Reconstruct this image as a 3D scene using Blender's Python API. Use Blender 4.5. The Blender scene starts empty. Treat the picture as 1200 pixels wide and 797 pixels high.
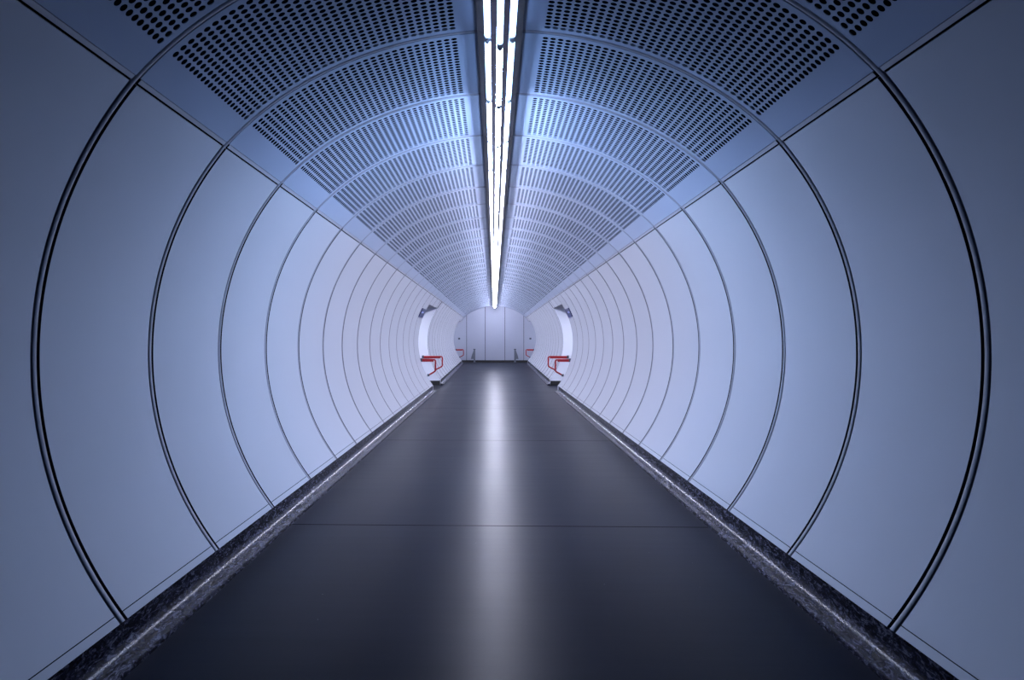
import bpy, math
from mathutils import Vector

scene = bpy.context.scene
COL = scene.collection
PI = math.pi
CZ = 1.56                      # eye height above the floor
P = 1.22                       # bay length
Y0 = 2.34                      # first rib plane
PORT = Y0 + 16 * P             # where the side passages open (21.86)
FAR = 24.9                     # far edge of the side passages
END = 43.0                     # end wall
ENDGAP = 41.2                  # small side openings just before the end wall
LAMP_Z = 3.425
CAMX = -0.037

# ------------------------------------------------------------------ materials
def mat(name):
    m = bpy.data.materials.new(name); m.use_nodes = True
    nt = m.node_tree
    return m, nt, nt.nodes['Principled BSDF']

def simple(name, col, rough=0.5, metal=0.0, spec=0.5):
    m, nt, b = mat(name)
    b.inputs['Base Color'].default_value = (*col, 1)
    b.inputs['Roughness'].default_value = rough
    b.inputs['Metallic'].default_value = metal
    b.inputs['Specular IOR Level'].default_value = spec
    return m

def N(nt, t, **kw):
    n = nt.nodes.new(t)
    for k, v in kw.items():
        setattr(n, k, v)
    return n

def math_node(nt, op, a, b=None):
    n = N(nt, 'ShaderNodeMath', operation=op)
    for i, v in enumerate((a, b)):
        if v is None: continue
        if isinstance(v, (int, float)): n.inputs[i].default_value = v
        else: nt.links.new(v, n.inputs[i])
    return n.outputs[0]

def panel_mat(name, col, rough, var=0.05, coat=0.0):
    """satin enamelled sheet: faint cloudy unevenness, each sheet a hair different"""
    m, nt, b = mat(name)
    tc = N(nt, 'ShaderNodeTexCoord'); oi = N(nt, 'ShaderNodeObjectInfo')
    no = N(nt, 'ShaderNodeTexNoise'); no.inputs['Scale'].default_value = 1.6; no.inputs['Detail'].default_value = 3
    geo = N(nt, 'ShaderNodeNewGeometry')
    nt.links.new(geo.outputs['Position'], no.inputs['Vector'])
    a = math_node(nt, 'MULTIPLY', no.outputs['Fac'], var)
    r = math_node(nt, 'MULTIPLY', oi.outputs['Random'], var * 0.9)
    f = math_node(nt, 'ADD', math_node(nt, 'ADD', a, r), 1.0 - var)
    mx = N(nt, 'ShaderNodeMix', data_type='RGBA', blend_type='MULTIPLY'); mx.inputs['Factor'].default_value = 1
    mx.inputs['A'].default_value = (*col, 1)
    cb = N(nt, 'ShaderNodeCombineColor')
    for i in range(3): nt.links.new(f, cb.inputs[i])
    nt.links.new(cb.outputs[0], mx.inputs['B'])
    nt.links.new(mx.outputs['Result'], b.inputs['Base Color'])
    rr = math_node(nt, 'ADD', math_node(nt, 'MULTIPLY', no.outputs['Fac'], 0.12), rough - 0.06)
    nt.links.new(rr, b.inputs['Roughness'])
    b.inputs['Specular IOR Level'].default_value = 0.2
    b.inputs['Coat Weight'].default_value = coat
    b.inputs['Coat Roughness'].default_value = 0.25
    return m

M_WALL = panel_mat('white_enamel', (0.42, 0.435, 0.49), 0.36, 0.06)
M_CEIL = panel_mat('perforated_enamel', (0.31, 0.36, 0.47), 0.40, 0.05)
M_TRIM = simple('satin_aluminium', (0.40, 0.41, 0.47), 0.4, 0.2)
M_RIB = simple('rib_aluminium', (0.27, 0.275, 0.32), 0.4, 0.1)
M_SHELL = simple('dark_lining', (0.004, 0.006, 0.010), 0.9, 0.0, 0.0)
M_HOUSING = simple('grey_painted_steel', (0.022, 0.021, 0.024), 0.45, 0.0)
M_SPINE = simple('spine_steel', (0.055, 0.055, 0.085), 0.6)
M_MIRROR = simple('reflector_aluminium', (0.86, 0.88, 0.92), 0.06, 1.0)
M_HOLDER = simple('grey_lampholder', (0.30, 0.30, 0.33), 0.5)
M_RED = simple('red_lacquer', (0.34, 0.005, 0.012), 0.35)
M_STEEL = simple('brushed_steel', (0.15, 0.165, 0.20), 0.4, 0.4)
M_DARKSTEEL = simple('dark_steel', (0.08, 0.09, 0.12), 0.4, 0.6)
M_NAVY = simple('navy_sign_face', (0.006, 0.012, 0.10), 0.35)
M_SIGNWHITE = simple('pale_sign_band', (0.42, 0.50, 0.78), 0.4)
M_BLACK = simple('black_rubber', (0.012, 0.012, 0.014), 0.5)
M_EDGE = simple('black_edge', (0.006, 0.007, 0.012), 0.6, 0.0, 0.1)  # even black for the folded end faces of the sheets
M_BACK = simple('polished_backplate', (0.42, 0.43, 0.55), 0.04, 1.0)
M_END = panel_mat('end_wall_enamel', (0.41, 0.435, 0.53), 0.42, 0.04)
M_PASS = simple('passage_enamel', (0.74, 0.76, 0.86), 0.5)
M_GREY = simple('grey_soffit', (0.24, 0.25, 0.31), 0.6)

def tube_mat(name, strength):
    m, nt, b = mat(name)
    b.inputs['Base Color'].default_value = (0.9, 0.9, 0.95, 1)
    b.inputs['Emission Color'].default_value = (0.70, 0.775, 1.0, 1)
    b.inputs['Emission Strength'].default_value = strength
    return m

def floor_mat():
    m, nt, b = mat('dark_polished_floor')
    geo = N(nt, 'ShaderNodeNewGeometry')
    sep = N(nt, 'ShaderNodeSeparateXYZ'); nt.links.new(geo.outputs['Position'], sep.inputs[0])
    # blotchy wear and faint streaks that run across the walkway
    n1 = N(nt, 'ShaderNodeTexNoise'); n1.inputs['Scale'].default_value = 0.9; n1.inputs['Detail'].default_value = 4
    nt.links.new(geo.outputs['Position'], n1.inputs['Vector'])
    mp = N(nt, 'ShaderNodeMapping'); mp.inputs['Scale'].default_value = (0.35, 5.0, 1)
    nt.links.new(geo.outputs['Position'], mp.inputs['Vector'])
    n2 = N(nt, 'ShaderNodeTexNoise'); n2.inputs['Scale'].default_value = 1.6; n2.inputs['Detail'].default_value = 5
    nt.links.new(mp.outputs[0], n2.inputs['Vector'])
    n3 = N(nt, 'ShaderNodeTexNoise'); n3.inputs['Scale'].default_value = 70; n3.inputs['Detail'].default_value = 3
    nt.links.new(geo.outputs['Position'], n3.inputs['Vector'])
    # pale specks
    sp = N(nt, 'ShaderNodeTexVoronoi'); sp.inputs['Scale'].default_value = 5.0
    nt.links.new(geo.outputs['Position'], sp.inputs['Vector'])
    speck = math_node(nt, 'LESS_THAN', sp.outputs['Distance'], 0.016)
    # slab joints every 5.22 m
    yy = math_node(nt, 'ADD', sep.outputs['Y'], -6.19 + 5.22 * 4)
    fr = math_node(nt, 'MODULO', yy, 5.22)
    j1 = math_node(nt, 'LESS_THAN', fr, 0.02)
    mixv = math_node(nt, 'ADD', math_node(nt, 'MULTIPLY', n1.outputs['Fac'], 0.5), math_node(nt, 'MULTIPLY', n2.outputs['Fac'], 0.5))
    cr = N(nt, 'ShaderNodeValToRGB')
    cr.color_ramp.elements[0].position = 0.3; cr.color_ramp.elements[0].color = (0.007, 0.009, 0.016, 1)
    cr.color_ramp.elements[1].position = 0.7; cr.color_ramp.elements[1].color = (0.012, 0.0145, 0.024, 1)
    nt.links.new(mixv, cr.inputs[0])
    mx = N(nt, 'ShaderNodeMix', data_type='RGBA'); nt.links.new(j1, mx.inputs['Factor'])
    nt.links.new(cr.outputs[0], mx.inputs['A']); mx.inputs['B'].default_value = (0.004, 0.004, 0.006, 1)
    m2 = N(nt, 'ShaderNodeMix', data_type='RGBA'); nt.links.new(speck, m2.inputs['Factor'])
    nt.links.new(mx.outputs['Result'], m2.inputs['A']); m2.inputs['B'].default_value = (0.16, 0.16, 0.18, 1)
    nt.links.new(m2.outputs['Result'], b.inputs['Base Color'])
    rg = math_node(nt, 'ADD', math_node(nt, 'MULTIPLY', mixv, 0.10), 0.26)
    rg2 = math_node(nt, 'ADD', rg, math_node(nt, 'MULTIPLY', j1, 0.5))
    nt.links.new(rg2, b.inputs['Roughness'])
    b.inputs['IOR'].default_value = 1.08
    hb = math_node(nt, 'ADD', math_node(nt, 'MULTIPLY', n2.outputs['Fac'], 0.6), math_node(nt, 'MULTIPLY', n3.outputs['Fac'], 0.12))
    hb2 = math_node(nt, 'SUBTRACT', hb, math_node(nt, 'MULTIPLY', j1, 1.0))
    bp = N(nt, 'ShaderNodeBump'); bp.inputs['Strength'].default_value = 0.22; bp.inputs['Distance'].default_value = 0.004
    nt.links.new(hb2, bp.inputs['Height']); nt.links.new(bp.outputs[0], b.inputs['Normal'])
    return m

def stone_mat():
    m, nt, b = mat('black_veined_stone')
    geo = N(nt, 'ShaderNodeNewGeometry')
    sep = N(nt, 'ShaderNodeSeparateXYZ'); nt.links.new(geo.outputs['Position'], sep.inputs[0])
    mp = N(nt, 'ShaderNodeMapping'); mp.inputs['Scale'].default_value = (1.6, 0.55, 1.6)
    nt.links.new(geo.outputs['Position'], mp.inputs['Vector'])
    n = N(nt, 'ShaderNodeTexNoise'); n.inputs['Scale'].default_value = 24; n.inputs['Detail'].default_value = 8; n.inputs['Roughness'].default_value = 0.75
    n.inputs['Distortion'].default_value = 1.2
    nt.links.new(mp.outputs[0], n.inputs['Vector'])
    cr = N(nt, 'ShaderNodeValToRGB')
    e = cr.color_ramp.elements
    e[0].position = 0.46; e[0].color = (0.006, 0.006, 0.012, 1)
    e[1].position = 0.60; e[1].color = (0.13, 0.13, 0.175, 1)
    x = e.new(0.53); x.color = (0.022, 0.022, 0.042, 1)
    nt.links.new(n.outputs['Fac'], cr.inputs[0])
    fr = math_node(nt, 'MODULO', math_node(nt, 'ADD', sep.outputs['Y'], 20 * P - Y0 + 0.006), P)
    j = math_node(nt, 'LESS_THAN', fr, 0.012)
    mx = N(nt, 'ShaderNodeMix', data_type='RGBA'); nt.links.new(j, mx.inputs['Factor'])
    nt.links.new(cr.outputs[0], mx.inputs['A']); mx.inputs['B'].default_value = (0.02, 0.02, 0.03, 1)
    nt.links.new(mx.outputs['Result'], b.inputs['Base Color'])
    b.inputs['Roughness'].default_value = 0.27
    b.inputs['IOR'].default_value = 1.2
    bp = N(nt, 'ShaderNodeBump'); bp.inputs['Strength'].default_value = 0.3; bp.inputs['Distance'].default_value = 0.002
    nt.links.new(n.outputs['Fac'], bp.inputs['Height']); nt.links.new(bp.outputs[0], b.inputs['Normal'])
    return m

M_FLOOR = floor_mat()
M_STONE = stone_mat()

# ------------------------------------------------------------------ mesh helpers
class MB:
    def __init__(s): s.v = []; s.f = []; s.k = {}; s.mi = []
    def p(s, x, y, z):
        k = (round(x, 5), round(y, 5), round(z, 5))
        i = s.k.get(k)
        if i is None:
            i = s.k[k] = len(s.v); s.v.append((x, y, z))
        return i
    def face(s, pts, mi=0):
        ids = []
        for q in pts:
            i = s.p(*q)
            if i not in ids: ids.append(i)
        if len(ids) < 3: return
        s.f.append(ids); s.mi.append(mi)
    def box(s, x0, x1, y0, y1, z0, z1):
        c = [(x, y, z) for z in (z0, z1) for y in (y0, y1) for x in (x0, x1)]
        for q in ((0, 2, 3, 1), (4, 5, 7, 6), (0, 1, 5, 4), (2, 6, 7, 3), (0, 4, 6, 2), (1, 3, 7, 5)):
            s.face([c[i] for i in q])
    def prism(s, poly, y0, y1):
        """closed (x, z) outline swept along y"""
        n = len(poly)
        for i in range(n):
            a, b = poly[i], poly[(i + 1) % n]
            s.face([(a[0], y0, a[1]), (b[0], y0, b[1]), (b[0], y1, b[1]), (a[0], y1, a[1])])
        s.face([(a[0], y0, a[1]) for a in poly][::-1]); s.face([(a[0], y1, a[1]) for a in poly])
    def tube(s, pts, r, seg=12, cap=True):
        pts = [Vector(q) for q in pts]
        rings = []
        up = Vector((0, 1, 0)) if abs((pts[1] - pts[0]).normalized().y) < .9 else Vector((0, 0, 1))
        for i, q in enumerate(pts):
            d = (pts[min(i + 1, len(pts) - 1)] - pts[max(i - 1, 0)]).normalized()
            a = d.cross(up).normalized(); b = a.cross(d).normalized()
            rings.append([tuple(q + r * (math.cos(t) * a + math.sin(t) * b)) for t in (2 * PI * j / seg for j in range(seg))])
        for A, B in zip(rings, rings[1:]):
            for j in range(seg):
                s.face([A[j], A[(j + 1) % seg], B[(j + 1) % seg], B[j]])
        if cap:
            s.face(rings[0][::-1]); s.face(rings[-1])
    def mesh(s, name, m, smooth=True, ang=32):
        me = bpy.data.meshes.new(name)
        me.from_pydata(s.v, [], s.f); me.materials.append(m)
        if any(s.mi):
            me.materials.append(M_EDGE); me.polygons.foreach_set('material_index', s.mi)
        import bmesh
        bm = bmesh.new(); bm.from_mesh(me)
        bmesh.ops.recalc_face_normals(bm, faces=bm.faces); bm.to_mesh(me); bm.free()
        if smooth:
            me.shade_smooth(); me.set_sharp_from_angle(angle=math.radians(ang))
        return me
    def build(s, name, m, parent=None, **kw):
        return link(name, s.mesh(name, m, **kw), parent)

def link(name, me, parent=None, loc=(0, 0, 0)):
    o = bpy.data.objects.new(name, me); COL.objects.link(o)
    o.location = loc
    if parent is not None: o.parent = parent
    return o

def tag(o, label, cat, group=None):
    o['label'] = label; o['category'] = cat
    if group: o['group'] = group
    return o

def struct(o):
    o['kind'] = 'structure'; return o

ORD = ('first second third fourth fifth sixth seventh eighth ninth tenth eleventh twelfth thirteenth fourteenth fifteenth '
       'sixteenth seventeenth eighteenth nineteenth twentieth twenty-first twenty-second twenty-third twenty-fourth '
       'twenty-fifth twenty-sixth twenty-seventh twenty-eighth twenty-ninth thirtieth thirty-first thirty-second '
       'thirty-third thirty-fourth').split()

# ------------------------------------------------------------------ tunnel profile
A_, B_, C_ = 2.277, 2.166, -0.092
def ell(phi):
    x = A_ * math.sin(phi); y = C_ + B_ * math.cos(phi)
    if phi < PI / 2 and x < 1.784:
        y -= 0.090 * (1 - (x / 1.784) ** 2.3)
    return x, y + CZ
TAB = []
acc = 0.0; prev = ell(0)
for i in range(4001):
    q = ell(i / 4000 * 2.6)
    acc += math.hypot(q[0] - prev[0], q[1] - prev[1]); prev = q
    TAB.append((acc, q[0], q[1]))
def at_s(s):
    lo, hi = 0, len(TAB) - 1
    while hi - lo > 1:
        m = (lo + hi) // 2
        if TAB[m][0] <= s: lo = m
        else: hi = m
    a, b = TAB[lo], TAB[hi]
    t = (s - a[0]) / (b[0] - a[0])
    return a[1] + t * (b[1] - a[1]), a[2] + t * (b[2] - a[2])
def prof(s, out=0.0):
    """point on the lining at arc length s from the crown (right side), pushed outwards by out"""
    if s < 0:
        x, z = prof(-s, out); return -x, z
    x, z = at_s(s)
    x0, z0 = at_s(max(s - .004, 0)); x1, z1 = at_s(s + .004)
    if s < .004: x0, z0 = -x1, z1
    tx, tz = x1 - x0, z1 - z0
    l = math.hypot(tx, tz)
    return x - tz / l * out, z + tx / l * out
def s_where(fn):
    for a in TAB:
        if fn(a): return a[0]
S_JOINT = s_where(lambda a: a[1] > 1.0 and a[2] < CZ + 1.254)
S_BASE = s_where(lambda a: a[0] > 2 and a[2] < CZ - 1.372)
S_HEAD = s_where(lambda a: a[1] > 1.0 and a[2] < CZ + 1.03)

def rise(y):
    return max(0.0, min(1.0, (y - 24.0) / (END - 24.0)))
def za(y): return 0.20 * rise(y)
def zb(y): return 1.0 - 0.079 * rise(y)
def settle(o, y):
    o.location.z = za(y); o.scale.z = zb(y)

def sheet(s0, s1, y0, y1, nseg, sg, depth=0.03, off=0.0, edge_mi=1):
    """curved sheet with folded edges; sg = +1 right, -1 left"""
    mb = MB()
    ss = [s0 + (s1 - s0) * i / nseg for i in range(nseg + 1)]
    F = lambda s, y, o: (sg * prof(s, o)[0], y, prof(s, o)[1])
    for a, b in zip(ss, ss[1:]):
        mb.face([F(a, y0, off), F(b, y0, off), F(b, y1, off), F(a, y1, off)])
        for y in (y0, y1):
            mb.face([F(a, y, off), F(b, y, off), F(b, y, off + depth), F(a, y, off + depth)], edge_mi)
    for s in (s0, s1):
        mb.face([F(s, y0, off), F(s, y1, off), F(s, y1, off + depth), F(s, y0, off + depth)])
    for a, b in zip(ss, ss[1:]):
        mb.face([F(a, y0, off + depth), F(b, y0, off + depth), F(b, y1, off + depth), F(a, y1, off + depth)])
    return mb

GAP = 0.038
HP = 0.05; HR = 0.0193
S_CROWN = 0.03
S_H0 = 0.300 - HP / 2
NC = int((S_JOINT - 0.03 - 0.165 - S_H0) / HP)
S_H1 = S_H0 + NC * HP

def perforated(sg, y0, y1, nrow):
    """one ceiling sheet with a square grid of round punched holes"""
    mb = MB()
    F = lambda s, y, o=0.0: (sg * prof(s, o)[0], y, prof(s, o)[1])
    ym = (y0 + y1) / 2
    ya = ym - nrow * HP / 2; yb = ym + nrow * HP / 2
    K = [(-.5, -.5), (-1 / 6, -.5), (1 / 6, -.5), (.5, -.5), (.5, -1 / 6), (.5, 1 / 6), (.5, .5), (1 / 6, .5), (-1 / 6, .5), (-.5, .5), (-.5, 1 / 6), (-.5, -1 / 6)]
    H = [(HR * math.cos(t), HR * math.sin(t)) for t in (math.radians(225 + 30 * i) for i in range(12))]
    for i in range(NC):
        sc = S_H0 + (i + .5) * HP
        for j in range(nrow):
            yc = ya + (j + .5) * HP
            bo = [F(sc + u * HP, yc + v * HP) for u, v in K]
            ho = [F(sc + u, yc + v) for u, v in H]
            hi = [F(sc + u, yc + v, 0.0008) for u, v in H]
            for a in range(12):
                b = (a + 1) % 12
                mb.face([bo[a], bo[b], ho[b], ho[a]])
                mb.face([ho[a], ho[b], hi[b], hi[a]])
    fine = [S_H0 + k * HP / 3 for k in range(NC * 3 + 1)]
    for a, b in zip(fine, fine[1:]):
        for p, q in ((y0, ya), (yb, y1)):
            mb.face([F(a, p), F(b, p), F(b, q), F(a, q)])
    yf = [y0] + [ya + k * HP / 3 for k in range(nrow * 3 + 1)] + [y1]
    s_end = S_JOINT - 0.027
    for s0, s1, n in ((S_CROWN, S_H0, 4), (S_H1, s_end, 4)):
        st = [s0 + (s1 - s0) * k / n for k in range(n + 1)]
        for a, b in zip(st, st[1:]):
            for p, q in zip(yf, yf[1:]):
                mb.face([F(a, p), F(b, p), F(b, q), F(a, q)])
    st = [S_CROWN + (s_end - S_CROWN) * k / 60 for k in range(61)]
    st = sorted(set([round(x, 6) for x in [S_CROWN + (S_H0 - S_CROWN) * k / 4 for k in range(5)] + fine + [S_H1 + (s_end - S_H1) * k / 4 for k in range(5)]]))
    for a, b in zip(st, st[1:]):
        for y in (y0, y1):
            mb.face([F(a, y), F(b, y), F(b, y, .03), F(a, y, .03)])
    for s in (S_CROWN, s_end):
        for p, q in zip(yf, yf[1:]):
            mb.face([F(s, p), F(s, q), F(s, q, .03), F(s, p, .03)])
    return mb

def strip(s0, s1, y0, y1, sg, off, depth=0.02, nseg=1):
    return sheet(s0, s1, y0, y1, nseg, sg, depth, off)

# ------------------------------------------------------------------ cladding, bay by bay
B0, B1 = GAP, P - GAP
NROW = 22
W_MESH, C_MESH, T_MESH, BS_MESH = {}, {}, {}, {}
for sg in (1, -1):
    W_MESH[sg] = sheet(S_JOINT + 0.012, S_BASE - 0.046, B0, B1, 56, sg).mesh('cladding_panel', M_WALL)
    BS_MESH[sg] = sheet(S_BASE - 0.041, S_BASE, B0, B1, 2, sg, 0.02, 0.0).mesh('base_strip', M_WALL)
    C_MESH[sg] = perforated(sg, B0 - .014, B1 + .014, NROW).mesh('perforated_panel', M_CEIL)
    T_MESH[sg] = sheet(S_JOINT - 0.024, S_JOINT, B0 - .006, B1 + .006, 2, sg, 0.02, -0.002).mesh('joint_trim', M_TRIM)
SIDE = {1: 'right', -1: 'left'}

def rib_mesh(name, segs, half=0.0155):
    """shallow rounded strip bent along the profile, sitting in the gap between two bays"""
    mb = MB()
    sec = [(-half, 0.014), (-half, 0.003), (-half * .75, 0.0), (-half * .3, -0.0015), (half * .3, -0.0015), (half * .75, 0.0), (half, 0.003), (half, 0.014)]
    for s0, s1 in segs:
        n = max(8, int((s1 - s0) / 0.06))
        ss = [s0 + (s1 - s0) * i / n for i in range(n + 1)]
        F = lambda s, q: (prof(s, q[1])[0], q[0], prof(s, q[1])[1])
        for a, b in zip(ss, ss[1:]):
            for i in range(len(sec)):
                q, r = sec[i], sec[(i + 1) % len(sec)]
                mb.face([F(a, q), F(b, q), F(b, r), F(a, r)])
        mb.face([F(s0, q) for q in sec]); mb.face([F(s1, q) for q in sec][::-1])
    return mb.mesh(name, M_RIB)
RIB_FULL = rib_mesh('arch_rib', [(-S_BASE, S_BASE)])
RIB_TOP = rib_mesh('arch_rib', [(-S_HEAD + .02, S_HEAD - .02)])

def where(i):
    return f'{ORD[i]} bay from the camera'

def wall_bay(sg, y, lab, grp, me=None, bs=None):
    o = link('cladding_panel', me or W_MESH[sg], None, (0, y, 0))
    tag(o, f'smooth white curved panel on {SIDE[sg]} wall, {lab}', 'wall panel', grp)
    c = link('base_strip', bs or BS_MESH[sg], o)
    return o

def ceil_bay(sg, y, lab, grp, me=None, tm=None):
    o = link('perforated_panel', me or C_MESH[sg], None, (0, y, 0))
    tag(o, f'perforated curved ceiling panel {SIDE[sg]} of the light strip, {lab}', 'ceiling panel', grp)
    c = link('joint_trim', tm or T_MESH[sg], o); c['label'] = 'narrow metal trim along the lower edge'
    return o

nfar = 0
# near section: bays 0..15, then ceiling only over the passages, then the far section
for i in range(16):
    y = Y0 + i * P
    for sg in (-1, 1):
        wall_bay(sg, y, where(i), f'curved wall panels, {SIDE[sg]} side')
        ceil_bay(sg, y, where(i), f'perforated ceiling panels, {SIDE[sg]} side')
# bays that span the side passages (16, 17 whole, 18 split at FAR)
HEAD_MESH = {sg: sheet(S_JOINT + 0.012, S_HEAD, B0, B1, 4, sg).mesh('lintel_panel', M_WALL) for sg in (1, -1)}
PART0 = FAR - (Y0 + 18 * P)
HEAD_PART = {sg: sheet(S_JOINT + 0.012, S_HEAD, B0, PART0 - .012, 4, sg).mesh('lintel_panel', M_WALL) for sg in (1, -1)}
WP = {sg: sheet(S_JOINT + 0.012, S_BASE - .046, PART0 + .108, B1, 56, sg).mesh('cladding_panel', M_WALL) for sg in (1, -1)}
BP = {sg: sheet(S_BASE - .041, S_BASE, PART0 + .108, B1, 2, sg, .02).mesh('base_strip', M_WALL) for sg in (1, -1)}
last = int((END - Y0) / P)                        # bay that touches the end wall
YL = Y0 + last * P
k_gap = int((ENDGAP - Y0) / P)                     # bay in which the end opening starts
for i in range(16, last + 1):
    y = Y0 + i * P
    ym = y + P / 2
    for sg in (-1, 1):
        if i == last:
            cut = END - y - 0.02
            if cut > 0.35:
                o = ceil_bay(sg, y, 'touching the end wall', f'perforated ceiling panels, {SIDE[sg]} side',
                             perforated(sg, B0 - .014, cut, int((cut - B0 - .1) / HP)).mesh('perforated_panel', M_CEIL),
                             sheet(S_JOINT - .029, S_JOINT, B0 - .006, cut, 2, sg, .02, -.003).mesh('joint_trim', M_TRIM))
                settle(o, ym)
        else:
            o = ceil_bay(sg, y, where(i), f'perforated ceiling panels, {SIDE[sg]} side'); settle(o, ym)
        if i < 18 or i == 18:
            h = link('lintel_panel', HEAD_PART[sg] if i == 18 else HEAD_MESH[sg], None, (0, y, 0)); settle(h, ym)
            tag(h, f'{("near", "middle", "narrow far")[i - 16]} white lintel panel above the {SIDE[sg]} side passage opening', 'lintel panel', f'lintel panels over the {SIDE[sg]} passage')
        if i == 18:
            o = wall_bay(sg, y, 'half-width one at the far edge of the passage', f'curved wall panels beyond the passage, {SIDE[sg]} side', WP[sg], BP[sg]); settle(o, ym)
        elif 18 < i < k_gap:
            o = wall_bay(sg, y, f'{ORD[i - 19]} full bay beyond the passage', f'curved wall panels beyond the passage, {SIDE[sg]} side'); settle(o, ym)
        elif i == k_gap:
            c = ENDGAP - y - .01
            if c > 0.15:
                o = wall_bay(sg, y, 'beside the small opening at the end wall', f'curved wall panels beyond the passage, {SIDE[sg]} side',
                             sheet(S_JOINT + .012, S_BASE - .046, B0, c, 56, sg).mesh('cladding_panel', M_WALL),
                             sheet(S_BASE - .041, S_BASE, B0, c, 2, sg, .02).mesh('base_strip', M_WALL)); settle(o, ym)
for sg in (-1, 1):
    h = link('lintel_panel', sheet(S_JOINT + .012, S_HEAD, ENDGAP + .01, END - .02, 4, sg).mesh('lintel_panel', M_WALL)); settle(h, 42)
    tag(h, f'small white lintel panel over the {SIDE[sg]} opening beside the end wall', 'lintel panel')

for i in range(1, last + 1):
    y = Y0 + i * P
    top = i in (17, 18) or y > ENDGAP
    o = link('arch_rib', RIB_TOP if top else RIB_FULL, None, (0, y, 0))
    if y > 23: settle(o, y)
    if i == 1: lab = 'slim aluminium arch rib around the tunnel, widest one and first from the camera'
    elif i == 16: lab = 'slim aluminium arch rib framing the near edge of the side passages'
    elif i in (17, 18): lab = f'{("near", "far")[i - 17]} short aluminium arch rib over the ceiling between the two side passages'
    elif i > 18: lab = f'slim aluminium arch rib around the tunnel, {ORD[i - 19]} beyond the side passages'
    else: lab = f'slim aluminium arch rib around the tunnel, {ORD[i - 1]} from the camera'
    tag(o, lab, 'arch rib', 'aluminium arch ribs of the tunnel')

# ------------------------------------------------------------------ strip lights
LZ = LAMP_Z
TUBES = ((0.0, 0.0), (-.078, .045), (.078, .045))  # outer two are added, glowing in place of mirror images in reflectors
def fixture_meshes():
    L = P
    d = {}
    mb = MB(); mb.prism([(-.100, .072), (.100, .072), (.144, .094), (.144, .098), (-.144, .098), (-.144, .094)], 0.002, L - 0.002)
    d['casing'] = mb.mesh('casing', M_HOUSING, smooth=False)
    mb = MB(); mb.box(-.098, .098, .004, L - .004, .068, .072); d['backplate'] = mb.mesh('backplate', M_BACK, smooth=False)
    for n, (tx, tz) in enumerate(TUBES):
        mb = MB(); mb.tube([(tx, .045, tz), (tx, L - .045, tz)], .019, 20)
        d['tube', n] = mb
        for nm, a, b, c, e in (('near', .006, .030, .024, .048), ('far', L - .030, L - .006, L - .048, L - .024)):
            mb = MB()
            mb.box(tx - .014, tx + .014, a, b, tz - .016, .069)
            mb.tube([(tx, c, tz), (tx, e, tz)], .0195, 16)
            d['holder', nm, n] = mb.mesh('lamp_holder', M_HOLDER)
    return d
FX = fixture_meshes()
# nearest tubes set weaker and bluer, standing in for lens vignetting
GRADE = [(0.01, (.36, .56, 1)), (0.26, (.36, .58, 1)), (1.48, (.46, .64, 1)), (1.25, (.58, .71, 1)), (0.98, (.69, .76, 1))]
LAMP = 88.0
T_SETS = []
for g, c in GRADE + [(0.88, (.78, .80, 1))]:
    ms = []
    for q in (2.7, 0.12):
        m = tube_mat('glowing_tube', max(LAMP * g * q, 3.0 if q > 1 else 7.0))
        m.node_tree.nodes['Principled BSDF'].inputs['Emission Color'].default_value = (*c, 1)
        ms.append(m)
    T_SETS.append([FX['tube', n].mesh('tube', ms[0] if n == 0 else ms[1]) for n in range(3)])
LAMP0 = 3.49
nl = int((END - 0.1 - LAMP0) / P)
for k in range(nl):
    y = LAMP0 + k * P
    e = bpy.data.objects.new('strip_light', None); COL.objects.link(e)
    e.empty_display_size = .1
    e.location = (0, y, za(y + .6) + zb(y + .6) * LZ)
    lab = 'ceiling strip light with one glowing tube and two added glowing side tubes, ' + (
        'first from the camera' if k == 0 else 'last one by the end wall' if k == nl - 1 else f'{ORD[k]} from the camera')
    tag(e, lab, 'strip light', 'strip lights along the tunnel crown')
    link('casing', FX['casing'], e); link('backplate', FX['backplate'], e)
    for n in range(3):
        t = link('tube', T_SETS[min(k, len(GRADE))][n], e); t['label'] = 'glowing tube'  # side ones stand for reflections of the centre tube
        link('lamp_holder', FX['holder', 'near', n], e); link('lamp_holder', FX['holder', 'far', n], e)

# ------------------------------------------------------------------ setting: floor, linings, kerbs, passages, end wall
mb = MB()
ys = [-2.0, 5, 10, 15, 20, PORT, FAR] + [FAR + (END - FAR) * i / 12 for i in range(1, 13)]
for a, b in zip(ys, ys[1:]):
    w = 6.5 if (a == PORT) else 1.86
    w2 = w
    for x0, x1 in ((-w, 0), (0, w)):
        mb.face([(x0, a, za(a)), (x1, a, za(a)), (x1, b, za(b)), (x0, b, za(b))])
        mb.face([(x0, a, za(a) - .2), (x1, a, za(a) - .2), (x1, b, za(b) - .2), (x0, b, za(b) - .2)])
mb.face([(-4, END, za(END)), (4, END, za(END)), (4, ENDGAP, za(ENDGAP) - .001), (-4, ENDGAP, za(ENDGAP) - .001)])
fl = mb.build('floor', M_FLOOR, smooth=False); struct(fl)

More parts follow.
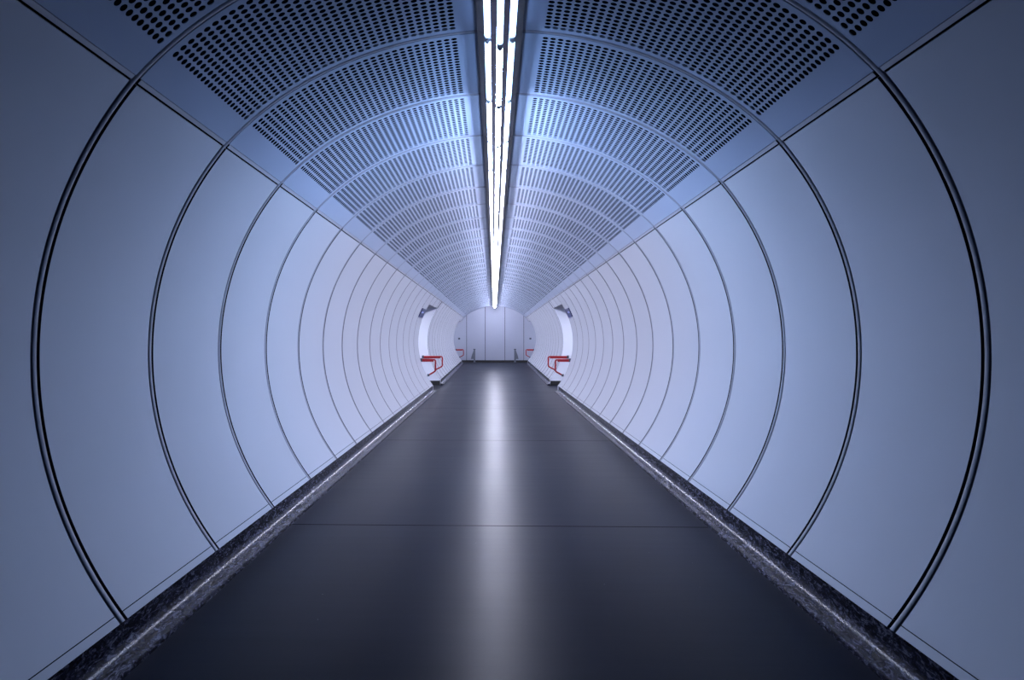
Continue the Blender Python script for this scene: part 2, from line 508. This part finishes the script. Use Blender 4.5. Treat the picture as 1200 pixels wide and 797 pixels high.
def lining(name, s0, s1, yy, m=M_SHELL):
    mb = MB()
    n = 24
    ss = [s0 + (s1 - s0) * i / n for i in range(n + 1)]
    for y0, y1 in yy:
        for a, b in zip(ss, ss[1:]):
            q = []
            for o in (.10, .16):
                (xa, z_a), (xb, z_b) = prof(a, o), prof(b, o)
                q.append([(xa, y0, za(y0) + zb(y0) * z_a), (xb, y0, za(y0) + zb(y0) * z_b), (xb, y1, za(y1) + zb(y1) * z_b), (xa, y1, za(y1) + zb(y1) * z_a)])
            mb.face(q[0]); mb.face(q[1])
            for i, j in ((0, 1), (2, 3)):
                mb.face([q[0][i], q[0][j], q[1][j], q[1][i]])
    return struct(mb.build(name, m))
SB = S_BASE + 0.10
lining('wall_right', S_HEAD, SB, [(-2, PORT), (FAR + .12, ENDGAP)])
lining('wall_left', -SB, -S_HEAD, [(-2, PORT), (FAR + .12, ENDGAP)])
lining('ceiling', -S_HEAD, S_HEAD, [(-2, PORT), (PORT, FAR), (FAR, END)])

def kerb(sg, name, yy):
    mb = MB()
    pts = [(1.846, .183), (1.846, .098)] + [(1.778 + .068 * math.cos(t), .098 - .060 * math.sin(t)) for t in (PI / 2 * i / 12 for i in range(1, 13))]
    pts += [(1.760, .034), (1.744, .026), (1.738, .014)]
    pts += [(1.737, -.02), (1.88, -.02), (1.88, .183)]
    for y0, y1 in yy:
        n = len(pts)
        for i in range(n):
            a, b = pts[i], pts[(i + 1) % n]
            mb.face([(sg * a[0], y0, za(y0) + a[1]), (sg * b[0], y0, za(y0) + b[1]), (sg * b[0], y1, za(y1) + b[1]), (sg * a[0], y1, za(y1) + a[1])])
        mb.face([(sg * a[0], y0, za(y0) + a[1]) for a in pts]); mb.face([(sg * a[0], y1, za(y1) + a[1]) for a in pts])
    return struct(mb.build(name, M_STONE))
for sg in (1, -1):
    kerb(sg, f'baseboard_{SIDE[sg]}', [(-2, PORT), (FAR, ENDGAP)])

def passage_wall(name, sg, y0, y1, top, xo, m):
    """cross wall of a side passage; its inner edge follows the tunnel profile"""
    mb = MB()
    ss = [S_HEAD + (S_BASE - S_HEAD) * i / 30 for i in range(31)]
    inn = [prof(s, .004) for s in ss]
    inn = [(x, za(y0) + zb(y0) * z) for x, z in inn] + [(1.84, za(y0))]
    for a, b in zip(inn, inn[1:]):
        for y in (y0, y1):
            mb.face([(sg * a[0], y, a[1]), (sg * xo, y, a[1]), (sg * xo, y, b[1]), (sg * b[0], y, b[1])])
        mb.face([(sg * a[0], y0, a[1]), (sg * b[0], y0, b[1]), (sg * b[0], y1, b[1]), (sg * a[0], y1, a[1])])
    return struct(mb.build(name, m))
ZH = prof(S_HEAD)[1]
XH = prof(S_HEAD)[0]
for sg in (1, -1):
    nm = SIDE[sg]
    passage_wall(f'wall_passage_{nm}_near', sg, PORT + .02, PORT + .08, ZH, 6.5, M_PASS)
    passage_wall(f'wall_passage_{nm}_far', sg, FAR + .0, FAR + .10, ZH, 6.5, M_PASS)
    mb = MB(); mb.box(*sorted((sg * 6.5, sg * 6.6)), PORT - .1, FAR + .1, -.1, ZH + .1); struct(mb.build(f'wall_passage_{nm}_end', M_PASS, smooth=False))
    mb = MB(); mb.box(*sorted((sg * (XH + .02), sg * 6.6)), PORT - .1, FAR + .1, ZH, ZH + .08); struct(mb.build(f'ceiling_passage_{nm}', M_GREY, smooth=False))
    mb = MB(); mb.box(*sorted((sg * 1.85, sg * 6.5)), FAR - .02, FAR, 0, .16); struct(mb.build(f'baseboard_passage_{nm}', M_BLACK, smooth=False))
    # little side openings by the end wall
    passage_wall(f'wall_recess_{nm}', sg, ENDGAP + .0, ENDGAP + .06, ZH, 4.0, M_PASS)
    mb = MB(); mb.box(*sorted((sg * 4.0, sg * 4.08)), ENDGAP, END + .1, 0, 2.9); struct(mb.build(f'wall_recess_{nm}_end', M_PASS, smooth=False))
    zc = za(42) + zb(42) * ZH
    mb = MB(); mb.box(*sorted((sg * (XH + .02), sg * 4.08)), ENDGAP, END + .1, zc, zc + .08); struct(mb.build(f'ceiling_recess_{nm}', M_GREY, smooth=False))

# end wall with five tall panels
z0 = za(END)
mb = MB(); mb.box(-4.1, 4.1, END + .03, END + .12, 0, 3.8)
we = struct(mb.build('wall_end', M_SHELL, smooth=False))
xs = [-3.9, -1.63, -.55, .59, 1.68, 3.9]
for a, b in zip(xs, xs[1:]):
    mb = MB(); mb.box(a + .012, b - .012, END, END + .028, z0 + .13, 3.7)
    mb.build('end_panel', M_END, we, smooth=False)
mb = MB(); mb.box(-3.9, 3.9, END - .03, END + .02, z0 - .02, z0 + .125); struct(mb.build('baseboard_end', M_BLACK, smooth=False))

# ------------------------------------------------------------------ red hoop rails
def hoop(sg, y, xin, xout, zt, xb, zb_, zlow, lab, parts_y=0.0):
    e = bpy.data.objects.new('hoop_rail', None); COL.objects.link(e); e.location = (sg * xout, y, zlow)
    tag(e, lab, 'rail', 'red hoop rails at the side openings')
    L = lambda x, z: (sg * (x - xout), 0, z - zlow)
    r = .024
    mb = MB()
    mb.tube([L(xout, zt), L(xin + .04, zt), L(xin + .012, zt - .012), L(xin, zt - .04), L(xin, zb_ + .03), L(xin + .012, zb_ + .008), L(xin + .05, zb_ - .02), L(xb, zlow)], r, 14)
    mb.build('rail', M_RED, e)
    mb = MB(); mb.box(*sorted((sg * 0.0, sg * (xin + .06 - xout))), -.012, .012, zt - zlow - .058, zt - zlow - .004)
    g = mb.build('grip_board', M_RED, e, smooth=False); g['label'] = 'flat red board under the top bar'
    mb = MB(); mb.box(-.03, .03, -.04, .04, zt - zlow - .06, zt - zlow + .04); mb.build('wall_flange', M_DARKSTEEL, e, smooth=False)
    d = Vector(L(xb, zlow))
    mb = MB(); mb.box(d.x - .03, d.x + .03, -.035, .035, d.z - .035, d.z + .035); mb.build('wall_flange', M_DARKSTEEL, e, smooth=False)
for sg in (1, -1):
    s = SIDE[sg]
    hoop(sg, PORT + .06, 1.77, 2.19, .945, 1.98, .60, .49, f'red hoop rail at the near edge of the {s} passage')
    hoop(sg, FAR - .08, 1.77, 2.42, .97, 2.00, .64, .53, f'red hoop rail at the far edge of the {s} passage')
    z = za(ENDGAP)
    hoop(sg, ENDGAP + .10, 1.74, 2.17, .79 + z, 1.95, .47 + z, .37 + z, f'small red hoop rail beside the end wall, {s} side')

# ------------------------------------------------------------------ blue wall signs
S_SG = s_where(lambda a: a[1] > 1.5 and a[2] < CZ + .87)
for sg in (1, -1):
    yb = Y0 + 15 * P
    S1 = S_SG + .27
    o = sheet(S_SG, S1, yb + .06, yb + 1.12, 6, sg, .018, -.020, 0).build('wall_sign', M_NAVY)
    tag(o, f'small navy blue sign with a pale band on the {s if False else SIDE[sg]} wall before the passage', 'sign', 'blue wall signs')
    b = sheet(S_SG + .09, S_SG + .14, yb + .2, yb + .7, 3, sg, .003, -.0235, 0).build('pale_band', M_SIGNWHITE, o)
# small dark plates on the white wall in the end openings
for sg in (1, -1):
    mb = MB()
    mb.box(-.055, .055, -.03, 0, -.05, .05); mb.box(-.04, .04, -.036, -.03, -.035, .035)
    o = mb.build('wall_plate', M_DARKSTEEL, smooth=False); o.location = (sg * 2.06, END - .001, z0 + 1.38)
    tag(o, f'small dark plate on the white end wall, {SIDE[sg]} of the tall panels', 'plate', 'dark plates on the end wall')
# steel posts before the end wall
for sg in (1, -1):
    e = bpy.data.objects.new('steel_post', None); COL.objects.link(e); e.location = (sg * 1.16, END - .55, za(END - .55))
    tag(e, f'short grey steel post with a sloping wing, {SIDE[sg]} one at the end wall', 'post', 'steel posts at the end wall')
    mb = MB(); mb.prism([(sg * x, z) for x, z in [(-.05, 0), (.05, 0), (.05, .72), (.04, .76), (-.04, .76), (-.05, .72)]], -.05, .05); mb.build('post', M_STEEL, e, smooth=False)
    mb = MB(); mb.box(-.065, .065, -.065, .065, .76, .80); mb.build('cap', M_DARKSTEEL, e, smooth=False)
    mb = MB(); mb.prism([(sg * x, z) for x, z in [(.052, .70), (.16, .40), (.20, .22), (.052, .22)]], -.012, .012)
    mb.build('wing', M_STEEL, e, smooth=False)
    mb = MB(); mb.box(-.08, .08, -.08, .08, 0, .02); mb.build('base_plate', M_DARKSTEEL, e, smooth=False)

# ------------------------------------------------------------------ light, sky, camera
def area(name, loc, sx, sy, power, col):
    l = bpy.data.lights.new(name, 'AREA'); l.shape = 'RECTANGLE'; l.size = sx; l.size_y = sy
    l.energy = power; l.color = col
    o = bpy.data.objects.new(name, l); COL.objects.link(o); o.location = loc
    return o
for sg in (1, -1):
    area('passage_lamp', (sg * 3.7, (PORT + FAR) / 2, ZH - .05), 2.4, .3, 70, (.78, .84, 1))
    area('recess_lamp', (sg * 3.0, 42.1, za(42) + zb(42) * ZH - .06), 1.0, .3, 14, (.78, .84, 1))

w = bpy.data.worlds.new('World'); scene.world = w; w.use_nodes = True
bg = w.node_tree.nodes['Background']
bg.inputs[0].default_value = (0.06, 0.20, 0.75, 1); bg.inputs[1].default_value = 0.12

cam = bpy.data.cameras.new('camera'); co = bpy.data.objects.new('camera', cam); COL.objects.link(co)
F = 870.0
VPX, VPY = 579.0, 397.3
k = 0.029
cam.sensor_width = 36; cam.lens = F / 1200 * 36
co.location = (CAMX, 0, CZ)
co.rotation_euler = (PI / 2, 0, math.atan(k))
px = VPX - F * k
cam.shift_x = (600 - px) / 1200
cam.shift_y = -(398.5 - VPY) / 1200
cam.clip_end = 200; cam.clip_start = .02
scene.camera = co

vs = scene.view_settings
scene.display_settings.display_device = 'sRGB'
vs.view_transform = 'Standard'; vs.look = 'None'; vs.exposure = 0; vs.gamma = 1; vs.use_curve_mapping = False
cy = scene.cycles
cy.caustics_reflective = False; cy.caustics_refractive = False
cy.max_bounces = 10; cy.diffuse_bounces = 6; cy.glossy_bounces = 5
